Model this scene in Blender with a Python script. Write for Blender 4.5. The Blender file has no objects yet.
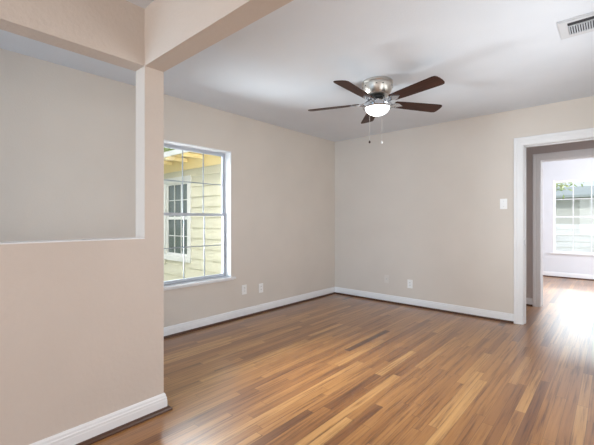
import bpy, bmesh, math, random
from mathutils import Vector, Matrix

random.seed(7)
S = bpy.context.scene
COL = S.collection
R = math.radians

# ------------------------------------------------------------------ camera
cam = bpy.data.cameras.new('camera')
cam.sensor_width = 36.0
cam.lens = 356.0 / 594.0 * 36.0
cam.shift_y = -2.5 / 594.0
cam.clip_start = 0.05
cam.clip_end = 200
camo = bpy.data.objects.new('camera', cam)
COL.objects.link(camo)
camo.location = (0, 0, 1.18)
camo.rotation_euler = (R(90), 0, R(41.594))
S.camera = camo

# ------------------------------------------------------------------ world, sun, daylight and fill lamps
W = bpy.data.worlds.new('sky')
S.world = W
W.use_nodes = True
bg = W.node_tree.nodes['Background']
bg.inputs['Color'].default_value = (0.86, 0.93, 1.0, 1)
bg.inputs['Strength'].default_value = 1.2

sun = bpy.data.lights.new('sun', 'SUN')
sun.energy = 1.7
sun.angle = R(6)
sun.color = (1.0, 0.95, 0.86)
so = bpy.data.objects.new('sun', sun)
COL.objects.link(so)
so.rotation_euler = Vector((-0.15, -0.8, 0.75)).to_track_quat('Z', 'Y').to_euler()


def area(name, loc, aim, sx, sy, power, color=(1, 1, 1), spread=180):
    l = bpy.data.lights.new(name, 'AREA')
    l.shape = 'RECTANGLE'
    l.size = sx
    l.size_y = sy
    l.energy = power
    l.color = color
    l.spread = R(spread)
    o = bpy.data.objects.new(name, l)
    COL.objects.link(o)
    o.location = loc
    d = Vector(aim) - Vector(loc)
    o.rotation_euler = (-d).to_track_quat('Z', 'Y').to_euler()
    return o


# daylight by the grid window and entry door, plus added fill and glare lamps
area('fill_lamp_back', (-0.6, -3.16, 1.35), (-0.6, 0, 1.45), 3.0, 1.6, 80, (0.97, 0.98, 1.0))  # unseen window behind the camera, added to light the rooms
area('fill_lamp_side', (2.36, -1.2, 1.35), (0, -1.2, 1.35), 2.2, 1.5, 26, (0.98, 0.98, 1.0))  # added fill lamp at an unseen side window
area('fill_lamp_living', (0.21, 2.6, 1.35), (-3, 2.6, 1.35), 1.7, 1.4, 31, (0.93, 0.97, 1.0))  # unseen living room window, added to even out the light
area('daylight_grid_window', (-4.2, 1.55, 0.95), (-1.6, 2.75, 1.85), 1.1, 0.9, 62, (0.92, 0.96, 1.0), 110)
area('glare_lamp_over_grid_window', (-4.35, 2.25, 2.76), (-2.6, 2.1, 0.6), 1.1, 0.9, 200, (0.92, 0.96, 1.0), 85)  # added lamp above the sight line, for sheen on the floor
area('daylight_entry_door', (-2.79, -3.16, 1.4), (-2.79, 0, 1.3), 0.9, 1.6, 72, (0.50, 0.76, 1.0))
area('glare_lamp_over_far_window', (-0.5, 10.2, 2.80), (-0.5, 8.0, 0.6), 1.6, 1.0, 230, (0.95, 0.97, 1.0), 90)  # added lamp above the view, for glare on the doorway floor
area('fill_lamp_hall', (1.26, 5.3, 1.4), (-1, 5.3, 1.3), 0.7, 1.6, 7, (0.95, 0.94, 1.0))  # added fill out of view at the hall's end, to brighten it
area('fill_lamp_far_room', (1.45, 7.4, 1.4), (-1, 7.4, 1.2), 1.8, 1.5, 95, (0.93, 0.96, 1.0))  # added lamp at an unseen window, brightens the far room

S.view_settings.view_transform = 'Standard'
S.view_settings.look = 'None'
S.view_settings.exposure = 0.0
S.view_settings.gamma = 1.0
S.view_settings.use_curve_mapping = False
S.cycles.use_denoising = True
S.cycles.max_bounces = 10
S.cycles.diffuse_bounces = 6
S.cycles.sample_clamp_indirect = 6.0


# ------------------------------------------------------------------ materials
def nt(name):
    m = bpy.data.materials.new(name)
    m.use_nodes = True
    t = m.node_tree
    return m, t, t.nodes['Principled BSDF']


def link(t, a, b):
    t.links.new(a, b)


def mathn(t, op, a, b=None, c=None):
    n = t.nodes.new('ShaderNodeMath')
    n.operation = op
    for i, v in enumerate((a, b, c)):
        if v is None:
            continue
        if isinstance(v, (int, float)):
            n.inputs[i].default_value = v
        else:
            link(t, v, n.inputs[i])
    return n.outputs[0]


def noise(t, scale, detail=3, vec=None, rough=0.5):
    n = t.nodes.new('ShaderNodeTexNoise')
    n.inputs['Scale'].default_value = scale
    n.inputs['Detail'].default_value = detail
    n.inputs['Roughness'].default_value = rough
    if vec is not None:
        link(t, vec, n.inputs['Vector'])
    return n.outputs['Fac']


def objco(t):
    return t.nodes.new('ShaderNodeTexCoord').outputs['Object']


def mapping(t, vec, scale=(1, 1, 1)):
    n = t.nodes.new('ShaderNodeMapping')
    n.inputs['Scale'].default_value = scale
    link(t, vec, n.inputs['Vector'])
    return n.outputs['Vector']


def ramp(t, fac, stops):
    n = t.nodes.new('ShaderNodeValToRGB')
    el = n.color_ramp.elements
    el[0].position, el[0].color = stops[0][0], (*stops[0][1], 1)
    el[1].position, el[1].color = stops[-1][0], (*stops[-1][1], 1)
    for p, c in stops[1:-1]:
        e = el.new(p)
        e.color = (*c, 1)
    link(t, fac, n.inputs['Fac'])
    return n.outputs['Color']


def bump(t, p, h, strength, dist=0.01):
    b = t.nodes.new('ShaderNodeBump')
    b.inputs['Strength'].default_value = strength
    b.inputs['Distance'].default_value = dist
    link(t, h, b.inputs['Height'])
    link(t, b.outputs['Normal'], p.inputs['Normal'])


def paint(name, c, rough=0.6, bscale=0, bstr=0.1, var=0.02):
    m, t, p = nt(name)
    v = objco(t)
    c0 = tuple(x * (1 - var) for x in c)
    c1 = tuple(min(1, x * (1 + var)) for x in c)
    link(t, ramp(t, noise(t, 2.5, 2, v), [(0.3, c0), (0.7, c1)]), p.inputs['Base Color'])
    p.inputs['Roughness'].default_value = rough
    if bscale:
        bump(t, p, noise(t, bscale, 3, v), bstr, 0.004)
    return m


def plain(name, c, rough=0.5, metal=0.0, spec=0.5):
    m, t, p = nt(name)
    p.inputs['Base Color'].default_value = (*c, 1)
    p.inputs['Roughness'].default_value = rough
    p.inputs['Metallic'].default_value = metal
    p.inputs['Specular IOR Level'].default_value = spec
    return m


M = {}
M['wall'] = paint('wall_paint', (0.665, 0.612, 0.557), 0.62, 90, 0.25)
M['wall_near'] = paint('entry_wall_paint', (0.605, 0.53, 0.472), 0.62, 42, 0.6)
M['wall_hall'] = paint('hall_wall_shaded', (0.50, 0.445, 0.435), 0.62, 90, 0.2)  # darker than the room walls: the hall's weaker light put into the colour
M['wall_far'] = paint('far_room_paint', (0.73, 0.75, 0.79), 0.6, 90, 0.2)
M['ceiling'] = paint('ceiling_paint', (0.715, 0.755, 0.81), 0.75, 110, 0.3)
M['trim'] = paint('white_trim_paint', (0.80, 0.805, 0.82), 0.32)
M['frame'] = plain('grey_window_frame', (0.50, 0.54, 0.60), 0.4)
M['grid'] = plain('blue_grey_grid', (0.30, 0.345, 0.39), 0.45)
M['vinyl'] = plain('white_window_frame', (0.82, 0.84, 0.87), 0.4)
M['plate'] = plain('white_plastic', (0.88, 0.88, 0.87), 0.3)
M['beige_plate'] = plain('painted_plate', (0.70, 0.655, 0.61), 0.4)
M['slot'] = plain('dark_slot', (0.03, 0.03, 0.03), 0.6)
M['shoe'] = plain('dark_shoe_wood', (0.075, 0.030, 0.014), 0.35)
M['vent'] = plain('vent_paint', (0.60, 0.62, 0.65), 0.5)
M['duct'] = plain('duct_shade_dark', (0.035, 0.035, 0.04), 0.9)  # shade inside the duct, put into the colour
M['chain'] = plain('chain_metal', (0.75, 0.74, 0.72), 0.3, 0.8)
M['knob'] = plain('dark_wood_knob', (0.05, 0.02, 0.012), 0.3)
M['steel'] = plain('strike_steel', (0.5, 0.5, 0.52), 0.3, 1.0)
M['siding'] = paint('yellow_siding_paint', (0.59, 0.565, 0.45), 0.7, 40, 0.1)
M['soffit'] = paint('soffit_paint', (0.80, 0.66, 0.36), 0.7)
M['ext_trim'] = paint('exterior_white_paint', (0.70, 0.70, 0.69), 0.5)
M['shingle'] = paint('shingles', (0.30, 0.29, 0.28), 0.9, 30, 0.5, 0.2)
M['ground'] = paint('ground', (0.32, 0.33, 0.22), 0.95, 10, 0.5, 0.2)
M['fence'] = paint('weathered_fence_wood', (0.60, 0.60, 0.61), 0.85, 20, 0.3, 0.15)
M['bark'] = paint('bark', (0.16, 0.12, 0.09), 0.9, 20, 0.6, 0.2)
M['grey_house'] = paint('pale_render', (0.68, 0.68, 0.67), 0.8)
M['bluegrey'] = paint('blue_grey_shingles', (0.42, 0.46, 0.48), 0.9)


def leaf_mat(name, a, b):
    m, t, p = nt(name)
    g = t.nodes.new('ShaderNodeNewGeometry').outputs['Random Per Island']
    link(t, ramp(t, g, [(0.0, a), (1.0, b)]), p.inputs['Base Color'])
    p.inputs['Roughness'].default_value = 0.6
    p.inputs['Transmission Weight'].default_value = 0.0
    return m


M['leaf'] = leaf_mat('tree_leaves', (0.30, 0.42, 0.13), (0.80, 0.82, 0.50))


def nickel():
    m, t, p = nt('brushed_nickel')
    v = mapping(t, objco(t), (3, 3, 120))
    n = noise(t, 6, 2, v)
    link(t, ramp(t, n, [(0.3, (0.52, 0.49, 0.45)), (0.7, (0.72, 0.69, 0.65))]), p.inputs['Base Color'])
    p.inputs['Metallic'].default_value = 1.0
    p.inputs['Roughness'].default_value = 0.34
    return m


M['nickel'] = nickel()
M['chrome'] = plain('polished_chrome', (0.62, 0.64, 0.67), 0.12, 1.0)


def blade_mat():
    m, t, p = nt('dark_walnut_blade')
    v = mapping(t, objco(t), (2.0, 40, 10))
    n = noise(t, 3, 4, v)
    link(t, ramp(t, n, [(0.3, (0.016, 0.006, 0.004)), (0.7, (0.062, 0.021, 0.012))]), p.inputs['Base Color'])
    p.inputs['Roughness'].default_value = 0.5
    p.inputs['Specular IOR Level'].default_value = 0.25
    return m


M['blade'] = blade_mat()


def bowl():
    m, t, p = nt('lit_frosted_bowl')
    p.inputs['Base Color'].default_value = (0.9, 0.9, 0.9, 1)
    p.inputs['Emission Color'].default_value = (0.93, 0.97, 1.0, 1)
    p.inputs['Emission Strength'].default_value = 3.0
    return m


M['bowl'] = bowl()


def glass(name, tint=(1, 1, 1)):
    m = bpy.data.materials.new(name)
    m.use_nodes = True
    t = m.node_tree
    t.nodes.clear()
    out = t.nodes.new('ShaderNodeOutputMaterial')
    tr = t.nodes.new('ShaderNodeBsdfTransparent')
    tr.inputs['Color'].default_value = (*tint, 1)
    gl = t.nodes.new('ShaderNodeBsdfGlossy')
    gl.inputs['Roughness'].default_value = 0.02
    fr = t.nodes.new('ShaderNodeFresnel')
    fr.inputs['IOR'].default_value = 1.35
    mx = t.nodes.new('ShaderNodeMixShader')
    link(t, fr.outputs[0], mx.inputs[0])
    link(t, tr.outputs[0], mx.inputs[1])
    link(t, gl.outputs[0], mx.inputs[2])
    link(t, mx.outputs[0], out.inputs['Surface'])
    return m


M['glass'] = glass('window_glass', (0.96, 0.98, 0.98))
M['screen'] = glass('insect_screen_glass', (0.86, 0.88, 0.9))
M['dark_glass'] = plain('dark_reflecting_glass', (0.085, 0.11, 0.105), 0.08)


def floor_mat():
    m, t, p = nt('oak_strip_floor')
    sep = t.nodes.new('ShaderNodeSeparateXYZ')
    link(t, objco(t), sep.inputs[0])
    x, y = sep.outputs[0], sep.outputs[1]
    wd = 0.057
    xs = mathn(t, 'DIVIDE', x, wd)
    ix = mathn(t, 'FLOOR', xs)
    fx = mathn(t, 'FRACT', xs)
    wn = t.nodes.new('ShaderNodeTexWhiteNoise')
    wn.noise_dimensions = '1D'
    link(t, ix, wn.inputs['W'])
    off = mathn(t, 'MULTIPLY', wn.outputs['Value'], 7.0)
    # strip lengths differ from course to course
    wl = t.nodes.new('ShaderNodeTexWhiteNoise')
    wl.noise_dimensions = '1D'
    link(t, mathn(t, 'ADD', ix, 91.3), wl.inputs['W'])
    ln = mathn(t, 'MULTIPLY_ADD', wl.outputs['Value'], 1.0, 0.5)
    ys = mathn(t, 'DIVIDE', mathn(t, 'ADD', y, off), ln)
    iy = mathn(t, 'FLOOR', ys)
    fy = mathn(t, 'FRACT', ys)
    cb = t.nodes.new('ShaderNodeCombineXYZ')
    link(t, ix, cb.inputs[0])
    link(t, iy, cb.inputs[1])
    w2 = t.nodes.new('ShaderNodeTexWhiteNoise')
    w2.noise_dimensions = '3D'
    link(t, cb.outputs[0], w2.inputs['Vector'])
    rnd = w2.outputs['Value']
    # grain, shifted per strip
    gv = t.nodes.new('ShaderNodeCombineXYZ')
    link(t, mathn(t, 'MULTIPLY_ADD', rnd, 37.0, mathn(t, 'MULTIPLY', x, 42.0)), gv.inputs[0])
    link(t, mathn(t, 'MULTIPLY_ADD', rnd, 53.0, mathn(t, 'MULTIPLY', y, 1.25)), gv.inputs[1])
    link(t, rnd, gv.inputs[2])
    g1 = noise(t, 1.3, 6, gv.outputs[0], 0.68)
    g2 = noise(t, 0.9, 2, objco(t))
    base = ramp(t, rnd, [(0.0, (0.12, 0.048, 0.019)), (0.04, (0.27, 0.112, 0.034)), (0.30, (0.385, 0.174, 0.051)),
                         (0.80, (0.475, 0.232, 0.073)), (1.0, (0.61, 0.34, 0.122))])
    gr = ramp(t, g1, [(0.34, (0.30, 0.22, 0.17)), (0.49, (0.76, 0.70, 0.64)), (0.75, (1.0, 1.0, 1.0))])
    mx = t.nodes.new('ShaderNodeMix')
    mx.data_type = 'RGBA'
    mx.blend_type = 'MULTIPLY'
    mx.inputs[0].default_value = 1.0
    link(t, base, mx.inputs[6])
    link(t, gr, mx.inputs[7])
    # seams between strips
    ex = mathn(t, 'MINIMUM', fx, mathn(t, 'SUBTRACT', 1.0, fx))
    sx = mathn(t, 'LESS_THAN', ex, 0.018)
    ey = mathn(t, 'MULTIPLY', mathn(t, 'MINIMUM', fy, mathn(t, 'SUBTRACT', 1.0, fy)), ln)
    sy = mathn(t, 'LESS_THAN', ey, 0.0015)
    seam = mathn(t, 'MAXIMUM', sx, sy)
    m2 = t.nodes.new('ShaderNodeMix')
    m2.data_type = 'RGBA'
    link(t, mathn(t, 'MULTIPLY', seam, 0.6), m2.inputs[0])
    link(t, mx.outputs[2], m2.inputs[6])
    m2.inputs[7].default_value = (0.06, 0.03, 0.015, 1)
    link(t, m2.outputs[2], p.inputs['Base Color'])
    rg = mathn(t, 'MULTIPLY_ADD', g2, 0.10, 0.31)
    link(t, rg, p.inputs['Roughness'])
    p.inputs['Specular IOR Level'].default_value = 0.2
    p.inputs['Coat Weight'].default_value = 1.0
    p.inputs['Coat IOR'].default_value = 1.5
    p.inputs['Coat Roughness'].default_value = 0.285
    return m


M['floor'] = floor_mat()


# ------------------------------------------------------------------ mesh helpers
def box(bm, x0, x1, y0, y1, z0, z1, mat=None):
    vs = [bm.verts.new(p) for p in ((x0, y0, z0), (x1, y0, z0), (x1, y1, z0), (x0, y1, z0),
                                    (x0, y0, z1), (x1, y0, z1), (x1, y1, z1), (x0, y1, z1))]
    if mat is not None:
        for v in vs:
            v.co = mat @ v.co
    for f in ((3, 2, 1, 0), (4, 5, 6, 7), (0, 1, 5, 4), (1, 2, 6, 5), (2, 3, 7, 6), (3, 0, 4, 7)):
        bm.faces.new([vs[i] for i in f])


def lathe(bm, prof, n=48, c=(0, 0, 0)):
    rings = []
    for r, z in prof:
        if r < 1e-6:
            rings.append([bm.verts.new((c[0], c[1], c[2] + z))])
        else:
            rings.append([bm.verts.new((c[0] + r * math.cos(2 * math.pi * i / n),
                                        c[1] + r * math.sin(2 * math.pi * i / n), c[2] + z)) for i in range(n)])
    for a, b in zip(rings, rings[1:]):
        for i in range(n):
            j = (i + 1) % n
            if len(a) == 1 and len(b) == 1:
                continue
            if len(a) == 1:
                bm.faces.new((a[0], b[i], b[j]))
            elif len(b) == 1:
                bm.faces.new((a[i], b[0], a[j]))
            else:
                bm.faces.new((a[i], b[i], b[j], a[j]))


def tube(bm, pts, r, n=8):
    pts = [Vector(p) for p in pts]
    rings = []
    for i, p in enumerate(pts):
        d = (pts[min(i + 1, len(pts) - 1)] - pts[max(i - 1, 0)]).normalized()
        u = d.orthogonal().normalized() if i == 0 else (rings_u - d * rings_u.dot(d)).normalized()
        rings_u = u
        v = d.cross(u)
        rr = r[i] if isinstance(r, (list, tuple)) else r
        rings.append([bm.verts.new(p + (u * math.cos(2 * math.pi * k / n) + v * math.sin(2 * math.pi * k / n)) * rr)
                      for k in range(n)])
    for a, b in zip(rings, rings[1:]):
        for k in range(n):
            j = (k + 1) % n
            bm.faces.new((a[k], a[j], b[j], b[k]))
    bm.faces.new(rings[0][::-1])
    bm.faces.new(rings[-1])


def prism(bm, outline, z0, z1, mat=None):
    a = [bm.verts.new((x, y, z0)) for x, y in outline]
    b = [bm.verts.new((x, y, z1)) for x, y in outline]
    if mat is not None:
        for v in a + b:
            v.co = mat @ v.co
    bm.faces.new(a[::-1])
    bm.faces.new(b)
    n = len(a)
    for i in range(n):
        j = (i + 1) % n
        bm.faces.new((a[i], a[j], b[j], b[i]))


def extrude_profile(bm, prof, p0, p1, nrm, m0=0.0, m1=0.0):
    """profile of (offset from wall, height) swept from p0 to p1; m0 / m1 mitre each end by offset*m"""
    p0, p1, nrm = Vector((*p0, 0)), Vector((*p1, 0)), Vector((*nrm, 0))
    d = (p1 - p0).normalized()
    a = [bm.verts.new(p0 + nrm * o - d * (o * m0) + Vector((0, 0, z))) for o, z in prof]
    b = [bm.verts.new(p1 + nrm * o + d * (o * m1) + Vector((0, 0, z))) for o, z in prof]
    n = len(a)
    for i in range(n):
        j = (i + 1) % n
        bm.faces.new((a[i], a[j], b[j], b[i]))
    bm.faces.new(a[::-1])
    bm.faces.new(b)


def obj(name, bm, mat, parent=None, smooth=False, bevel=0.0):
    bmesh.ops.recalc_face_normals(bm, faces=bm.faces[:])
    if bevel:
        bmesh.ops.bevel(bm, geom=bm.edges[:], offset=bevel, segments=2, affect='EDGES', profile=0.7)
    me = bpy.data.meshes.new(name)
    bm.to_mesh(me)
    bm.free()
    me.materials.append(mat)
    if smooth:
        for pl in me.polygons:
            pl.use_smooth = True
        try:
            me.set_sharp_from_angle(angle=R(35))
        except Exception:
            pass
    o = bpy.data.objects.new(name, me)
    COL.objects.link(o)
    if parent is not None:
        o.parent = parent
    return o


def struct(name, bm, mat, **k):
    o = obj(name, bm, mat, **k)
    o['kind'] = 'structure'
    return o


def root(name, loc=(0, 0, 0), rz=0.0, structure=False):
    o = bpy.data.objects.new(name, None)
    o.empty_display_size = 0.1
    COL.objects.link(o)
    o.location = loc
    o.rotation_euler = (0, 0, rz)
    if structure:
        o['kind'] = 'structure'
    return o


def tag(o, label, cat, group=None):
    o['label'] = label
    o['category'] = cat
    if group:
        o['group'] = group
    return o


def wall(name, axis, c0, c1, a0, a1, z0, z1, mat, holes=()):
    """slab between planes c0..c1 on `axis`, running a0..a1 on the other axis, with rectangular holes (a,b,z,z)"""
    bm = bmesh.new()
    us = sorted({a0, a1, *[h[0] for h in holes], *[h[1] for h in holes]})
    zs = sorted({z0, z1, *[h[2] for h in holes], *[h[3] for h in holes]})
    P = {}

    def v(c, a, z):
        k = (round(c, 5), round(a, 5), round(z, 5))
        if k not in P:
            P[k] = bm.verts.new((c, a, z) if axis == 'x' else (a, c, z))
        return P[k]

    def solid(i, j):
        if i < 0 or j < 0 or i >= len(us) - 1 or j >= len(zs) - 1:
            return False
        um, zm = (us[i] + us[i + 1]) / 2, (zs[j] + zs[j + 1]) / 2
        return not any(h[0] < um < h[1] and h[2] < zm < h[3] for h in holes)
    for i in range(len(us) - 1):
        for j in range(len(zs) - 1):
            if not solid(i, j):
                continue
            A, B, C, D = us[i], us[i + 1], zs[j], zs[j + 1]
            for c in (c0, c1):
                bm.faces.new((v(c, A, C), v(c, B, C), v(c, B, D), v(c, A, D)))
            if not solid(i - 1, j):
                bm.faces.new((v(c0, A, C), v(c1, A, C), v(c1, A, D), v(c0, A, D)))
            if not solid(i + 1, j):
                bm.faces.new((v(c0, B, C), v(c1, B, C), v(c1, B, D), v(c0, B, D)))
            if not solid(i, j - 1):
                bm.faces.new((v(c0, A, C), v(c1, A, C), v(c1, B, C), v(c0, B, C)))
            if not solid(i, j + 1):
                bm.faces.new((v(c0, A, D), v(c1, A, D), v(c1, B, D), v(c0, B, D)))
    return struct(name, bm, mat)


# ------------------------------------------------------------------ the shell
XA, YB, ZC = -3.36, 4.70, 2.44
WA0, WA1, WAz0, WAz1 = 1.765, 2.62, 0.505, 1.985     # window in the side wall
bm = bmesh.new(); box(bm, -3.52, 2.55, -3.35, 9.2, -0.12, 0.0)
struct('floor', bm, M['floor'])
bm = bmesh.new(); box(bm, -3.52, 2.55, -3.35, 9.2, ZC, ZC + 0.15)
struct('ceiling', bm, M['ceiling'])

wall('wall_window_side', 'x', -3.52, XA, -3.35, YB + 0.12, 0, ZC, M['wall'], [(WA0, WA1, WAz0, WAz1)])
wall('wall_back', 'y', YB, YB + 0.12, XA, 2.55, 0, ZC, M['wall'], [(-0.765, 0.0, 0, 2.03)])
wall('wall_living_side', 'x', 0.25, 0.37, 1.105, YB, 0, ZC, M['wall'], [(1.75, 3.45, 0.65, 2.05)])
wall('wall_entry_return', 'y', 0.985, 1.105, 0.25, 2.43, 0, ZC, M['wall_near'])
wall('wall_entry_side', 'x', 2.43, 2.55, -3.35, 1.105, 0, ZC, M['wall_near'], [(-2.3, -0.1, 0.6, 2.1)])
wall('wall_entry_rear', 'y', -3.35, -3.23, XA, 2.43, 0, ZC, M['wall_near'], [(-2.1, 0.9, 0.55, 2.15)])
wall('wall_partition', 'x', -2.21, -2.09, -3.23, 1.105, 0, ZC, M['wall_near'], [(-1.25, 0.985, 1.068, 2.10)])
bm = bmesh.new(); box(bm, -2.212, -2.088, -1.25, 0.985, 1.068, 1.074)  # white strip: the light on the sill's top edge put into its colour
struct('trim_sill_lit_edge', bm, M['trim'])
# dropped beam across the entry
bm = bmesh.new(); box(bm, -2.09, 0.25, 0.985, 1.105, 2.10, ZC)
struct('trim_beam', bm, M['wall_near'])
# hall and far room
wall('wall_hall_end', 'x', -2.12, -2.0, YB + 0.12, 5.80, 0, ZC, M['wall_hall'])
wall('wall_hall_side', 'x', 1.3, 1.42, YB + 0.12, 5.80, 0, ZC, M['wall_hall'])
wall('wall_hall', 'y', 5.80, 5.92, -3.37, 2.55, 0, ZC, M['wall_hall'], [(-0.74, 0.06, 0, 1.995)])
wall('wall_far_room', 'y', 9.05, 9.2, -2.4, 1.62, 0, ZC, M['wall_far'], [(-0.94, 0.02, 0.50, 2.0)])
wall('wall_far_room_side', 'x', -2.52, -2.4, 5.92, 9.2, 0, ZC, M['wall_far'])
wall('wall_far_room_end', 'x', 1.5, 1.62, 5.92, 9.05, 0, ZC, M['wall_far'], [(6.5, 8.3, 0.6, 2.1)])
# far room face of the hall wall keeps the pale paint
bm = bmesh.new()
box(bm, -2.4, -0.83, 5.922, 5.930, 0, ZC); box(bm, 0.15, 1.5, 5.922, 5.930, 0, ZC); box(bm, -0.83, 0.15, 5.922, 5.930, 2.085, ZC)
struct('trim_far_room_paint', bm, M['wall_far'])

# ------------------------------------------------------------------ baseboards
BB = [(0, 0), (0.016, 0), (0.016, 0.062), (0.0145, 0.066), (0.0145, 0.078), (0.011, 0.083), (0.010, 0.094), (0.006, 0.103), (0, 0.105)]
SH = [(0.016, 0), (0.038, 0), (0.0375, 0.008), (0.034, 0.015), (0.028, 0.020), (0.016, 0.022)]


def baseboard(name, runs, z=0.0):
    bm = bmesh.new(); bs = bmesh.new()
    for p0, p1, n, m0, m1 in runs:
        extrude_profile(bm, BB, p0, p1, n, m0, m1)
        extrude_profile(bs, SH, p0, p1, n, m0, m1)
    o = struct(name, bm, M['trim'])
    obj('shoe_moulding', bs, M['shoe'], o)
    return o


baseboard('baseboard_window_side', [((XA, -3.2), (XA, YB), (1, 0), 0, -1)])
baseboard('baseboard_back', [((XA, YB), (-0.848, YB), (0, -1), -1, 0)])
baseboard('baseboard_partition', [((-2.09, -3.2), (-2.09, 1.105), (1, 0), 0, 1), ((-2.09, 1.105), (-2.21, 1.105), (0, 1), 1, 1),
                                  ((-2.21, 1.105), (-2.21, -3.2), (-1, 0), 1, 0)])
baseboard('baseboard_hall', [((-2.0, 5.80), (-0.823, 5.80), (0, -1), 0, 0)])
baseboard('baseboard_far_room', [((-2.4, 9.05), (1.5, 9.05), (0, -1), 0, 0)])
baseboard('baseboard_living_side', [((0.25, 1.105), (0.25, YB), (-1, 0), 0, 0)])

# ------------------------------------------------------------------ cased openings
CP = [(-0.006, 0), (-0.006, 0.012), (0.004, 0.014), (0.020, 0.014), (0.024, 0.017), (0.052, 0.017), (0.056, 0.021), (0.078, 0.022),
      (0.083, 0.018), (0.083, 0)]


def casing(bm, xl, xr, zt, y, s):
    """U-shaped architrave around an opening, on plane y, standing out by s*thickness"""
    rings = []
    for u, t in CP:
        yy = y + s * t
        rings.append([bm.verts.new(p) for p in ((xl - u, yy, 0), (xl - u, yy, zt + u), (xr + u, yy, zt + u), (xr + u, yy, 0))])
    n = len(rings)
    for i in range(n):
        j = (i + 1) % n
        for k in range(3):
            bm.faces.new((rings[i][k], rings[j][k], rings[j][k + 1], rings[i][k + 1]))
    bm.faces.new([r[0] for r in rings]); bm.faces.new([r[3] for r in rings])


def opening(name, xl, xr, zt, y0, y1, strike=False):
    r = root(name, ((xl + xr) / 2, (y0 + y1) / 2, 0), structure=True)
    ox, oy = r.location.x, r.location.y
    for s, y in ((-1, y0), (1, y1)):
        bm = bmesh.new(); casing(bm, xl - ox, xr - ox, zt, y - oy, s)
        obj('casing', bm, M['trim'], r)
    bm = bmesh.new()
    a, b = y0 - oy + 0.001, y1 - oy - 0.001
    t = 0.012
    box(bm, xl - ox - 0.001, xl - ox + t, a, b, 0, zt)
    box(bm, xr - ox - t, xr - ox + 0.001, a, b, 0, zt)
    box(bm, xl - ox + t, xr - ox - t, a, b, zt - t, zt + 0.001)
    # door stop
    box(bm, xl - ox + t, xl - ox + t + 0.010, -0.005, 0.03, 0, zt - t)
    box(bm, xr - ox - t - 0.010, xr - ox - t, -0.005, 0.03, 0, zt - t)
    box(bm, xl - ox + t, xr - ox - t, -0.005, 0.03, zt - t - 0.010, zt - t)
    obj('jamb', bm, M['trim'], r)
    if strike:
        bm = bmesh.new()
        box(bm, xl - ox + t, xl - ox + t + 0.002, -0.052, -0.018, 0.895, 0.955)
        box(bm, xl - ox + t, xl - ox + t + 0.006, -0.058, -0.052, 0.905, 0.945)
        obj('strike_plate', bm, M['steel'], r)
    return r


opening('door_1', -0.765, 0.0, 2.03, YB, YB + 0.12, True)
opening('door_2', -0.74, 0.06, 1.995, 5.80, 5.92)


# ------------------------------------------------------------------ windows
def window(name, origin, rz, w, z0, z1, depth, frame_mat, grid_mat, reveal_t=0.012, cols=3, stool=True, fw=0.022, s=0.024, fd=0.055, gw=0.007):
    """double-hung window; local x along the wall, local y outward, origin at the inner wall face, left bottom corner"""
    r = root(name, origin, rz, structure=True)
    h = z1 - z0
    bm = bmesh.new()
    t = reveal_t
    box(bm, 0.0005, t, -0.003, depth, 0, h - 0.0005)
    box(bm, w - t, w - 0.0005, -0.003, depth, 0, h - 0.0005)
    box(bm, t, w - t, -0.003, depth, h - t, h - 0.0005)
    obj('jamb_liner', bm, M['trim'], r)
    if stool:
        bm = bmesh.new()
        box(bm, -0.045, w + 0.045, -0.035, -0.0005, -0.016, 0.004)
        box(bm, 0.0005, w - 0.0005, -0.0005, depth, 0.0005, 0.004)
        box(bm, -0.03, w + 0.03, -0.012, -0.0005, -0.030, -0.016)
        obj('window_stool', bm, M['trim'], r)
    # outer frame
    f = fw
    bm = bmesh.new()
    x0, x1, b0, b1 = t, w - t, 0.004, h - t
    box(bm, x0, x0 + f, depth - fd, depth, b0, b1)
    box(bm, x1 - f, x1, depth - fd, depth, b0, b1)
    box(bm, x0 + f, x1 - f, depth - fd, depth, b1 - f, b1)
    box(bm, x0 + f, x1 - f, depth - fd, depth, b0, b0 + f * 0.8)
    obj('window_frame', bm, frame_mat, r)
    x0 += f; x1 -= f; b0 += f * 0.8; b1 -= f
    mid = (b0 + b1) / 2
    for nm, y, zl, zh in (('upper_sash', depth - 0.020, mid - 0.014, b1), ('lower_sash', depth - 0.044, b0, mid + 0.016)):
        bm = bmesh.new()
        box(bm, x0, x0 + s, y - 0.011, y + 0.011, zl, zh)
        box(bm, x1 - s, x1, y - 0.011, y + 0.011, zl, zh)
        rail_l = 0.030 if nm == 'upper_sash' else 0.028
        rail_h = 0.030 if nm == 'lower_sash' else 0.026
        box(bm, x0 + s, x1 - s, y - 0.011, y + 0.011, zl, zl + rail_l)
        box(bm, x0 + s, x1 - s, y - 0.011, y + 0.011, zh - rail_h, zh)
        so_ = obj(nm, bm, frame_mat, r)
        bm = bmesh.new()
        gx0, gx1, gz0, gz1 = x0 + s, x1 - s, zl + rail_l, zh - rail_h
        for k in range(1, cols):
            cx = gx0 + (gx1 - gx0) * k / cols
            box(bm, cx - gw, cx + gw, y - 0.004, y + 0.004, gz0, gz1)
        cz = (gz0 + gz1) / 2
        e = [gx0] + [gx0 + (gx1 - gx0) * k / cols for k in range(1, cols)] + [gx1]
        for k in range(cols):
            box(bm, e[k] + (gw if k else 0), e[k + 1] - (gw if k < cols - 1 else 0), y - 0.004, y + 0.004, cz - gw, cz + gw)
        obj('muntin_grid', bm, grid_mat, so_)
        bm = bmesh.new()
        box(bm, gx0, gx1, y + 0.005, y + 0.007, gz0, gz1)
        obj('window_pane', bm, M['glass'], so_)
    bm = bmesh.new()
    lx = (x0 + x1) / 2
    box(bm, lx - 0.025, lx + 0.025, depth - 0.070, depth - 0.056, mid + 0.004, mid + 0.016)
    obj('sash_lock', bm, frame_mat, r)
    return r


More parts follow.
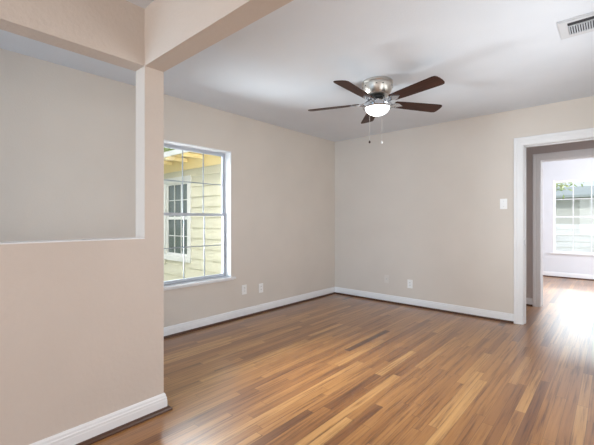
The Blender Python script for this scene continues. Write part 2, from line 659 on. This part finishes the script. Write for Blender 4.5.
window('window_1', (XA, WA0, WAz0), R(90), WA1 - WA0, WAz0, WAz1, 0.149, M['frame'], M['grid'], gw=0.005, fw=0.010, s=0.017, fd=0.040)
window('window_2', (-0.94, 9.05, 0.50), 0, 0.96, 0.50, 2.0, 0.10, M['vinyl'], M['vinyl'], fw=0.014, s=0.020)

# ------------------------------------------------------------------ ceiling fan
FC = Vector((-1.61, 2.92, 0))
fan = root('ceiling_fan', (FC.x, FC.y, ZC))
tag(fan, 'brushed nickel flush-mount ceiling fan with five dark wood blades and a lit bowl', 'ceiling fan')
bm = bmesh.new()
lathe(bm, [(0.0, 0), (0.136, 0), (0.140, -0.006), (0.140, -0.020), (0.134, -0.026), (0.134, -0.032), (0.138, -0.040), (0.134, -0.062),
           (0.124, -0.092), (0.110, -0.116), (0.098, -0.126), (0.0, -0.128)])
obj('canopy', bm, M['nickel'], fan, smooth=True)
for k in range(5):                               # cooling slots
    bm = bmesh.new()
    a = R(20 + 72 * k)
    m_ = Matrix.Rotation(a, 4, 'Z')
    box(bm, 0.1275, 0.1335, -0.035, 0.035, -0.060, -0.052, m_)
    obj('cooling_slot', bm, M['slot'], fan)
bm = bmesh.new()
lathe(bm, [(0.0, -0.128), (0.060, -0.128), (0.064, -0.132), (0.064, -0.150), (0.058, -0.158), (0.0, -0.158)])
obj('motor_hub', bm, M['slot'], fan, smooth=True)
bm = bmesh.new()
lathe(bm, [(0.0, -0.158), (0.048, -0.158), (0.052, -0.166), (0.050, -0.176), (0.066, -0.184), (0.100, -0.196), (0.128, -0.206),
           (0.134, -0.218), (0.132, -0.236), (0.122, -0.243), (0.112, -0.241), (0.112, -0.222), (0.0, -0.222)])
obj('light_fitter', bm, M['chrome'], fan, smooth=True)
bm = bmesh.new()
lathe(bm, [(0.108, -0.228), (0.109, -0.238), (0.105, -0.252), (0.095, -0.270), (0.078, -0.285), (0.055, -0.297), (0.028, -0.304), (0.0, -0.306)])
lathe_b = obj('glass_bowl', bm, M['bowl'], fan, smooth=True)
lathe_b['label'] = 'glowing frosted glass bowl'
OUT = [(0.165, -0.040), (0.175, -0.050), (0.30, -0.058), (0.50, -0.065), (0.620, -0.069), (0.642, -0.064), (0.653, -0.050), (0.658, -0.020),
       (0.658, 0.020), (0.653, 0.050), (0.642, 0.064), (0.620, 0.069), (0.50, 0.065), (0.30, 0.058), (0.175, 0.050), (0.165, 0.040)]


def make_blade(angle):
    bm = bmesh.new()
    pitch = Matrix.Rotation(R(-12), 4, 'X')
    prism(bm, OUT, -0.0035, 0.0035, pitch)
    b = obj('blade', bm, M['blade'], fan)
    b.location = (0, 0, -0.190)
    b.rotation_euler = (0, 0, angle)
    bm = bmesh.new()
    # scrolled bracket under the blade, reaching in to the hub
    prism(bm, [(0.150, -0.022), (0.185, -0.040), (0.215, -0.030), (0.240, -0.010), (0.262, 0.0), (0.240, 0.010), (0.215, 0.030),
               (0.185, 0.040), (0.150, 0.022)], -0.0085, -0.0036, pitch)
    for s in (-1, 1):
        tube(bm, [(0.064, s * 0.010, 0.040), (0.085, s * 0.016, 0.024), (0.100, s * 0.026, 0.006), (0.120, s * 0.030, -0.006),
                  (0.145, s * 0.022, -0.008), (0.168, s * 0.014, -0.007)], [0.006, 0.006, 0.0055, 0.005, 0.005, 0.004])
        lathe(bm, [(0, -0.013), (0.005, -0.012), (0.006, -0.009), (0, -0.008)], 10, (0.195, s * 0.020, -0.001 - s * 0.004))
    obj('blade_bracket', bm, M['chrome'], b, smooth=True)
    return b


for k in range(5):
    make_blade(R(-15 + 72 * k))
for dx, dy, ln, km in ((-0.075, -0.062, 0.325, 'knob'), (0.018, -0.100, 0.34, 'plate')):
    bm = bmesh.new()
    # chain falls from the fitter rim in small beads
    rx, ry = {'knob': (-0.018, -0.108), 'plate': (0.088, -0.080)}[km]
    for i in range(64):
        z = -0.228 - i * (ln / 64)
        lathe(bm, [(0, 0.0024), (0.0024, 0.0008), (0.0024, -0.0008), (0, -0.0024)], 6, (rx, ry, z))
    tube(bm, [(rx, ry, -0.222), (rx, ry, -0.228 - ln)], 0.0008, 5)
    c = obj('pull_chain', bm, M['chain'], fan, smooth=True)
    bm = bmesh.new()
    lathe(bm, [(0, 0.004), (0.003, 0.003), (0.0075, -0.004), (0.0095, -0.012), (0.007, -0.019), (0, -0.022)], 14, (rx, ry, -0.228 - ln))
    obj('pull_knob', bm, M[km], c, smooth=True)

# ------------------------------------------------------------------ ceiling register
vx0, vx1, vy0, vy1 = -0.268, 0.045, 2.795, 3.075
vent = root('ceiling_vent', ((vx0 + vx1) / 2, (vy0 + vy1) / 2, ZC))
tag(vent, 'grey-white metal air register with short fins set in the ceiling', 'air vent')
vw, vh = (vx1 - vx0) / 2, (vy1 - vy0) / 2
bm = bmesh.new()
fw = 0.048
for (a, b, c, d) in ((-vw, vw, -vh, -vh + fw), (-vw, vw, vh - fw, vh), (-vw, -vw + fw, -vh + fw, vh - fw), (vw - fw, vw, -vh + fw, vh - fw)):
    box(bm, a, b, c, d, -0.006, -0.0005)
box(bm, -vw + 0.012, vw - 0.012, -vh + 0.012, -vh + fw - 0.006, -0.010, -0.006)
box(bm, -vw + fw, vw - fw, -0.038, -0.033, -0.009, -0.001)
obj('vent_frame', bm, M['vent'], vent)
bm = bmesh.new(); box(bm, -vw + fw - 0.002, vw - fw + 0.002, -vh + fw - 0.002, vh - fw + 0.002, -0.0012, -0.0004)  # flat dark sheet standing in for the shade up the duct
obj('duct_shade_sheet', bm, M['duct'], vent)
nf = 17
for k in range(nf):
    x = -vw + fw + (2 * vw - 2 * fw) * (k + 0.5) / nf
    bm = bmesh.new()
    box(bm, -0.001, 0.001, -0.033, vh - fw, -0.006, 0.006, Matrix.Translation((x, 0, -0.0075)) @ Matrix.Rotation(R(25), 4, 'Y'))
    obj('fin', bm, M['vent'], vent)


# ------------------------------------------------------------------ wall plates
def duplex(name, loc, rz, label, group=None, blank=False):
    r = root(name, loc, rz)
    tag(r, label, 'outlet', group)
    bm = bmesh.new(); box(bm, -0.036, 0.036, -0.006, -0.0003, -0.058, 0.058)
    obj('cover_plate', bm, M['plate'] if not blank else M['beige_plate'], r, bevel=0.0015)
    if not blank:
        for s in (-1, 1):
            bm = bmesh.new()
            pts = []
            for k in range(20):
                a = 2 * math.pi * k / 20
                pts.append((0.017 * math.cos(a), max(-0.0125, min(0.0125, 0.017 * math.sin(a)))))
            prism(bm, pts, 0, 0.002, Matrix.Translation((0, -0.006, s * 0.0195)) @ Matrix.Rotation(R(90), 4, 'X'))
            sk = obj('socket', bm, M['plate'], r)
            bm = bmesh.new()
            for x in (-0.0065, 0.0065):
                box(bm, x - 0.0014, x + 0.0014, -0.0088, -0.0079, s * 0.0195 - 0.001, s * 0.0195 + 0.008)
            box(bm, -0.0022, 0.0022, -0.0088, -0.0079, s * 0.0195 - 0.009, s * 0.0195 - 0.005)
            obj('socket_slots', bm, M['slot'], sk)
    else:
        bm = bmesh.new()
        lathe(bm, [(0, 0), (0.006, 0), (0.006, 0.003), (0.0045, 0.004), (0.0045, 0.009), (0, 0.009)], 14)
        o = obj('coax_jack', bm, M['steel'], r)
        o.location = (0, -0.006, 0); o.rotation_euler = (R(90), 0, 0)
    bm = bmesh.new()
    lathe(bm, [(0, 0), (0.003, 0), (0.002, 0.001), (0, 0.001)], 10)
    if not blank:
        o = obj('screw', bm, M['steel'], r)
        o.location = (0, -0.006, 0); o.rotation_euler = (R(90), 0, 0)
    else:
        bm.free()
    return r


duplex('wall_outlet', (XA, 2.815, 0.333), R(90), 'white duplex outlet low on the window wall, the one nearer the window')
duplex('wall_outlet', (XA, 3.09, 0.312), R(90), 'white duplex outlet low on the window wall, the one nearer the room corner')
duplex('cable_plate', (-2.44, YB, 0.330), 0, 'wall-coloured cable plate low on the back wall beside a white outlet', blank=True)
duplex('wall_outlet', (-2.09, YB, 0.300), 0, 'white duplex outlet low on the back wall between corner and doorway')

sw = root('light_switch', (-0.952, YB, 1.368))
tag(sw, 'white single toggle switch plate on the back wall beside the doorway', 'light switch')
bm = bmesh.new(); box(bm, -0.0375, 0.0375, -0.006, -0.0003, -0.060, 0.060)
obj('cover_plate', bm, M['plate'], sw, bevel=0.0015)
bm = bmesh.new(); box(bm, -0.004, 0.004, -0.016, -0.006, -0.002, 0.011)
obj('toggle', bm, M['plate'], sw)
for s in (-1, 1):
    bm = bmesh.new(); lathe(bm, [(0, 0), (0.003, 0), (0.002, 0.001), (0, 0.001)], 10)
    o = obj('screw', bm, M['steel'], sw); o.location = (0, -0.006, s * 0.030); o.rotation_euler = (R(90), 0, 0)

# ------------------------------------------------------------------ outside: ground
bm = bmesh.new()
GZ = -0.45
box(bm, -60, 60, -40, 70, GZ - 0.1, GZ)
struct('ground', bm, M['ground'])

# ------------------------------------------------------------------ outside: yellow wing of the house
YW = 3.45
wing = root('house_wing', (-6.3, YW, GZ))
tag(wing, 'pale yellow lap-sided house wing with white-trimmed window outside the grid window', 'house')
ox, oy, oz = wing.location
wx0, wx1 = -9.6, -3.9
hx0, hx1, hz0, hz1 = -6.40, -5.63, 0.53, 1.865       # window hole
bm = bmesh.new()
z = GZ + 0.12
EXPO = 0.1775
z = 1.18 - EXPO * 9 + 0.045
top = 2.283
while z < top:
    z1 = min(z + EXPO, top)
    segs = [(wx0, wx1)]
    if z1 > hz0 - 0.05 and z < hz1 + 0.05:
        segs = [(wx0, hx0 - 0.02), (hx1 + 0.02, wx1)]
    for a, b in segs:
        v = [bm.verts.new(p) for p in ((a - ox, -0.026, z - oz), (b - ox, -0.026, z - oz), (b - ox, -0.004, z1 - oz), (a - ox, -0.004, z1 - oz),
                                       (a - ox, 0.004, z - oz), (b - ox, 0.004, z - oz), (b - ox, 0.004, z1 - oz), (a - ox, 0.004, z1 - oz))]
        for f in ((0, 1, 2, 3), (0, 4, 5, 1), (1, 5, 6, 2), (0, 3, 7, 4), (2, 6, 7, 3), (4, 7, 6, 5)):
            bm.faces.new([v[i] for i in f])
    z = z1
obj('siding', bm, M['siding'], wing)
bm = bmesh.new()
# sheathing behind the boards, with the other three walls
box(bm, wx0 - ox, hx0 - ox, 0.005, 0.10, 0, top - oz)
box(bm, hx1 - ox, wx1 - ox, 0.005, 0.10, 0, top - oz)
box(bm, hx0 - ox, hx1 - ox, 0.005, 0.10, 0, hz0 - oz)
box(bm, hx0 - ox, hx1 - ox, 0.005, 0.10, hz1 - oz, top - oz)
box(bm, wx1 - ox - 0.1, wx1 - ox, 0.10, 3.6, 0, top - oz)
box(bm, wx0 - ox, wx0 - ox + 0.1, 0.10, 3.6, 0, top - oz)
box(bm, wx0 - ox, wx1 - ox, 3.6, 3.7, 0, top - oz)
obj('wing_wall', bm, M['siding'], wing)
bm = bmesh.new()
tw = 0.10
box(bm, hx0 - tw - ox, hx0 - ox, -0.035, 0.004, hz0 - tw - oz, hz1 + tw - oz)
box(bm, hx1 - ox, hx1 + tw - ox, -0.035, 0.004, hz0 - tw - oz, hz1 + tw - oz)
box(bm, hx0 - ox, hx1 - ox, -0.035, 0.004, hz1 - oz, hz1 + tw - oz)
box(bm, hx0 - ox, hx1 - ox, -0.045, 0.004, hz0 - tw - oz, hz0 - oz)
wt = obj('wing_window', bm, M['ext_trim'], wing)
bm = bmesh.new()
f = 0.035
midz = 1.216
a0, a1 = hx0 - ox, hx1 - ox
box(bm, a0, a0 + f, 0.0, 0.03, hz0 - oz, hz1 - oz); box(bm, a1 - f, a1, 0.0, 0.03, hz0 - oz, hz1 - oz)
box(bm, a0 + f, a1 - f, 0.0, 0.03, hz0 - oz, hz0 + f - oz); box(bm, a0 + f, a1 - f, 0.0, 0.03, hz1 - f - oz, hz1 - oz)
box(bm, a0 + f, a1 - f, -0.004, 0.03, midz - 0.028 - oz, midz + 0.028 - oz)
for k in (1, 2):
    xx = a0 + f + (a1 - a0 - 2 * f) * k / 3
    box(bm, xx - 0.006, xx + 0.006, 0.004, 0.02, hz0 + f - oz, midz - 0.028 - oz)
    box(bm, xx - 0.006, xx + 0.006, 0.004, 0.02, midz + 0.028 - oz, hz1 - f - oz)
for zz in (1.545, 0.885):
    box(bm, a0 + f, a1 - f, 0.0045, 0.0195, zz - 0.006 - oz, zz + 0.006 - oz)
obj('sash_bars', bm, M['ext_trim'], wt)
bm = bmesh.new(); box(bm, a0 + f * .5, a1 - f * .5, 0.021, 0.027, hz0 + .01 - oz, hz1 - .01 - oz)
obj('dark_pane', bm, M['dark_glass'], wt)
# roof deck, rafters, fascia
bm = bmesh.new()
prism(bm, [(-0.44, 2.262 - oz), (3.9, 2.262 + 0.30 - oz), (3.9, 2.33 + 0.30 - oz), (-0.44, 2.30 - oz)], wx0 - 0.3 - ox, wx1 + 0.25 - ox,
      Matrix(((0, 0, 1, 0), (1, 0, 0, 0), (0, 1, 0, 0), (0, 0, 0, 1))))
obj('roof_deck', bm, M['soffit'], wing)
bm = bmesh.new()
prism(bm, [(-0.46, 2.301 - oz), (3.95, 2.331 + 0.302 - oz), (3.95, 2.345 + 0.302 - oz), (-0.46, 2.315 - oz)], wx0 - 0.32 - ox, wx1 + 0.27 - ox,
      Matrix(((0, 0, 1, 0), (1, 0, 0, 0), (0, 1, 0, 0), (0, 0, 0, 1))))
obj('roofing', bm, M['shingle'], wing)
bm = bmesh.new()
box(bm, wx0 - 0.3 - ox, wx1 + 0.25 - ox, -0.462, -0.442, 2.235 - oz, 2.318 - oz)
obj('fascia', bm, M['ext_trim'], wing)
x = -4.10
while x > wx0:
    bm = bmesh.new()
    box(bm, x - 0.017 - ox, x + 0.017 - ox, -0.44, -0.04, 2.20 - oz, 2.262 - oz)
    obj('rafter_tail', bm, M['soffit'], wing)
    x -= 0.51
bm = bmesh.new(); box(bm, wx0 - ox, wx1 - ox, -0.038, -0.027, 2.07 - oz, 2.280 - oz)
obj('frieze_board', bm, M['soffit'], wing)


# ------------------------------------------------------------------ outside: trees
def tree(loc, h, rad, n, label, seed, size=0.11):
    rnd = random.Random(seed)
    r = root('leafy_tree', loc)
    tag(r, label, 'tree')
    bm = bmesh.new()
    tube(bm, [(0, 0, 0), (0.05, 0, h * 0.4), (0, 0.08, h * 0.75), (0.1, 0, h)], [0.16, 0.12, 0.09, 0.03], 10)
    for k in range(9):
        a = rnd.random() * 6.28
        z = h * rnd.uniform(0.5, 0.8)
        e = rad * rnd.uniform(0.5, 0.85)
        tube(bm, [(0, 0, z), (math.cos(a) * e * .5, math.sin(a) * e * .5, z + 0.35), (math.cos(a) * e, math.sin(a) * e, z + 0.6)], [0.05, 0.03, 0.01], 6)
    obj('trunk', bm, M['bark'], r)
    bm = bmesh.new()
    cl = [(rnd.gauss(0, rad * .45), rnd.gauss(0, rad * .45), h * 0.85 + rnd.gauss(0, rad * .38)) for _ in range(60)]
    for i in range(n):
        c = Vector(rnd.choice(cl)) + Vector((rnd.gauss(0, .28), rnd.gauss(0, .28), rnd.gauss(0, .22)))
        u = Vector((rnd.gauss(0, 1), rnd.gauss(0, 1), rnd.gauss(0, 1))).normalized()
        v = u.orthogonal().normalized()
        s = size * rnd.uniform(0.6, 1.2)
        vs = [bm.verts.new(c + u * s * p + v * s * q) for p, q in ((-1, 0), (-.2, -.42), (1, 0), (-.2, .42))]
        bm.faces.new(vs)
    obj('leaves', bm, M['leaf'], r)
    return r


tree((-13.5, 7.2, GZ), 5.1, 0.9, 2300, 'sunlit leafy tree rising above the yellow wing roof', 3)
tree((-1.95, 15.0, GZ), 3.7, 0.55, 1300, 'light green tree beyond the fence, seen through the far room window', 5)

# ------------------------------------------------------------------ outside the far window
fn = root('wooden_fence', (-1.0, 12.2, GZ))
tag(fn, 'weathered grey horizontal board fence outside the far room window', 'fence')
bm = bmesh.new()
for k in range(9):
    box(bm, -4.5, 4.5, 0, 0.02, 0.06 + k * 0.165, 0.06 + k * 0.165 + 0.14)
obj('fence_boards', bm, M['fence'], fn)
for k in range(6):
    bm = bmesh.new(); box(bm, -4.4 + k * 1.75, -4.31 + k * 1.75, 0.021, 0.11, 0, 1.62)
    obj('fence_post', bm, M['fence'], fn)
nh = root('neighbor_house', (0.5, 20.0, GZ))
tag(nh, 'pale neighbouring house with blue-grey roof beyond the fence', 'house')
bm = bmesh.new(); box(bm, -8, 8, 0, 5, 0, 2.75)
obj('house_wall', bm, M['grey_house'], nh)
bm = bmesh.new()
prism(bm, [(-0.5, 2.72), (2.5, 3.3), (5.5, 2.72), (5.5, 2.62), (-0.5, 2.62)], -8.4, 8.4, Matrix(((0, 0, 1, 0), (1, 0, 0, 0), (0, 1, 0, 0), (0, 0, 0, 1))))
obj('roof', bm, M['bluegrey'], nh)
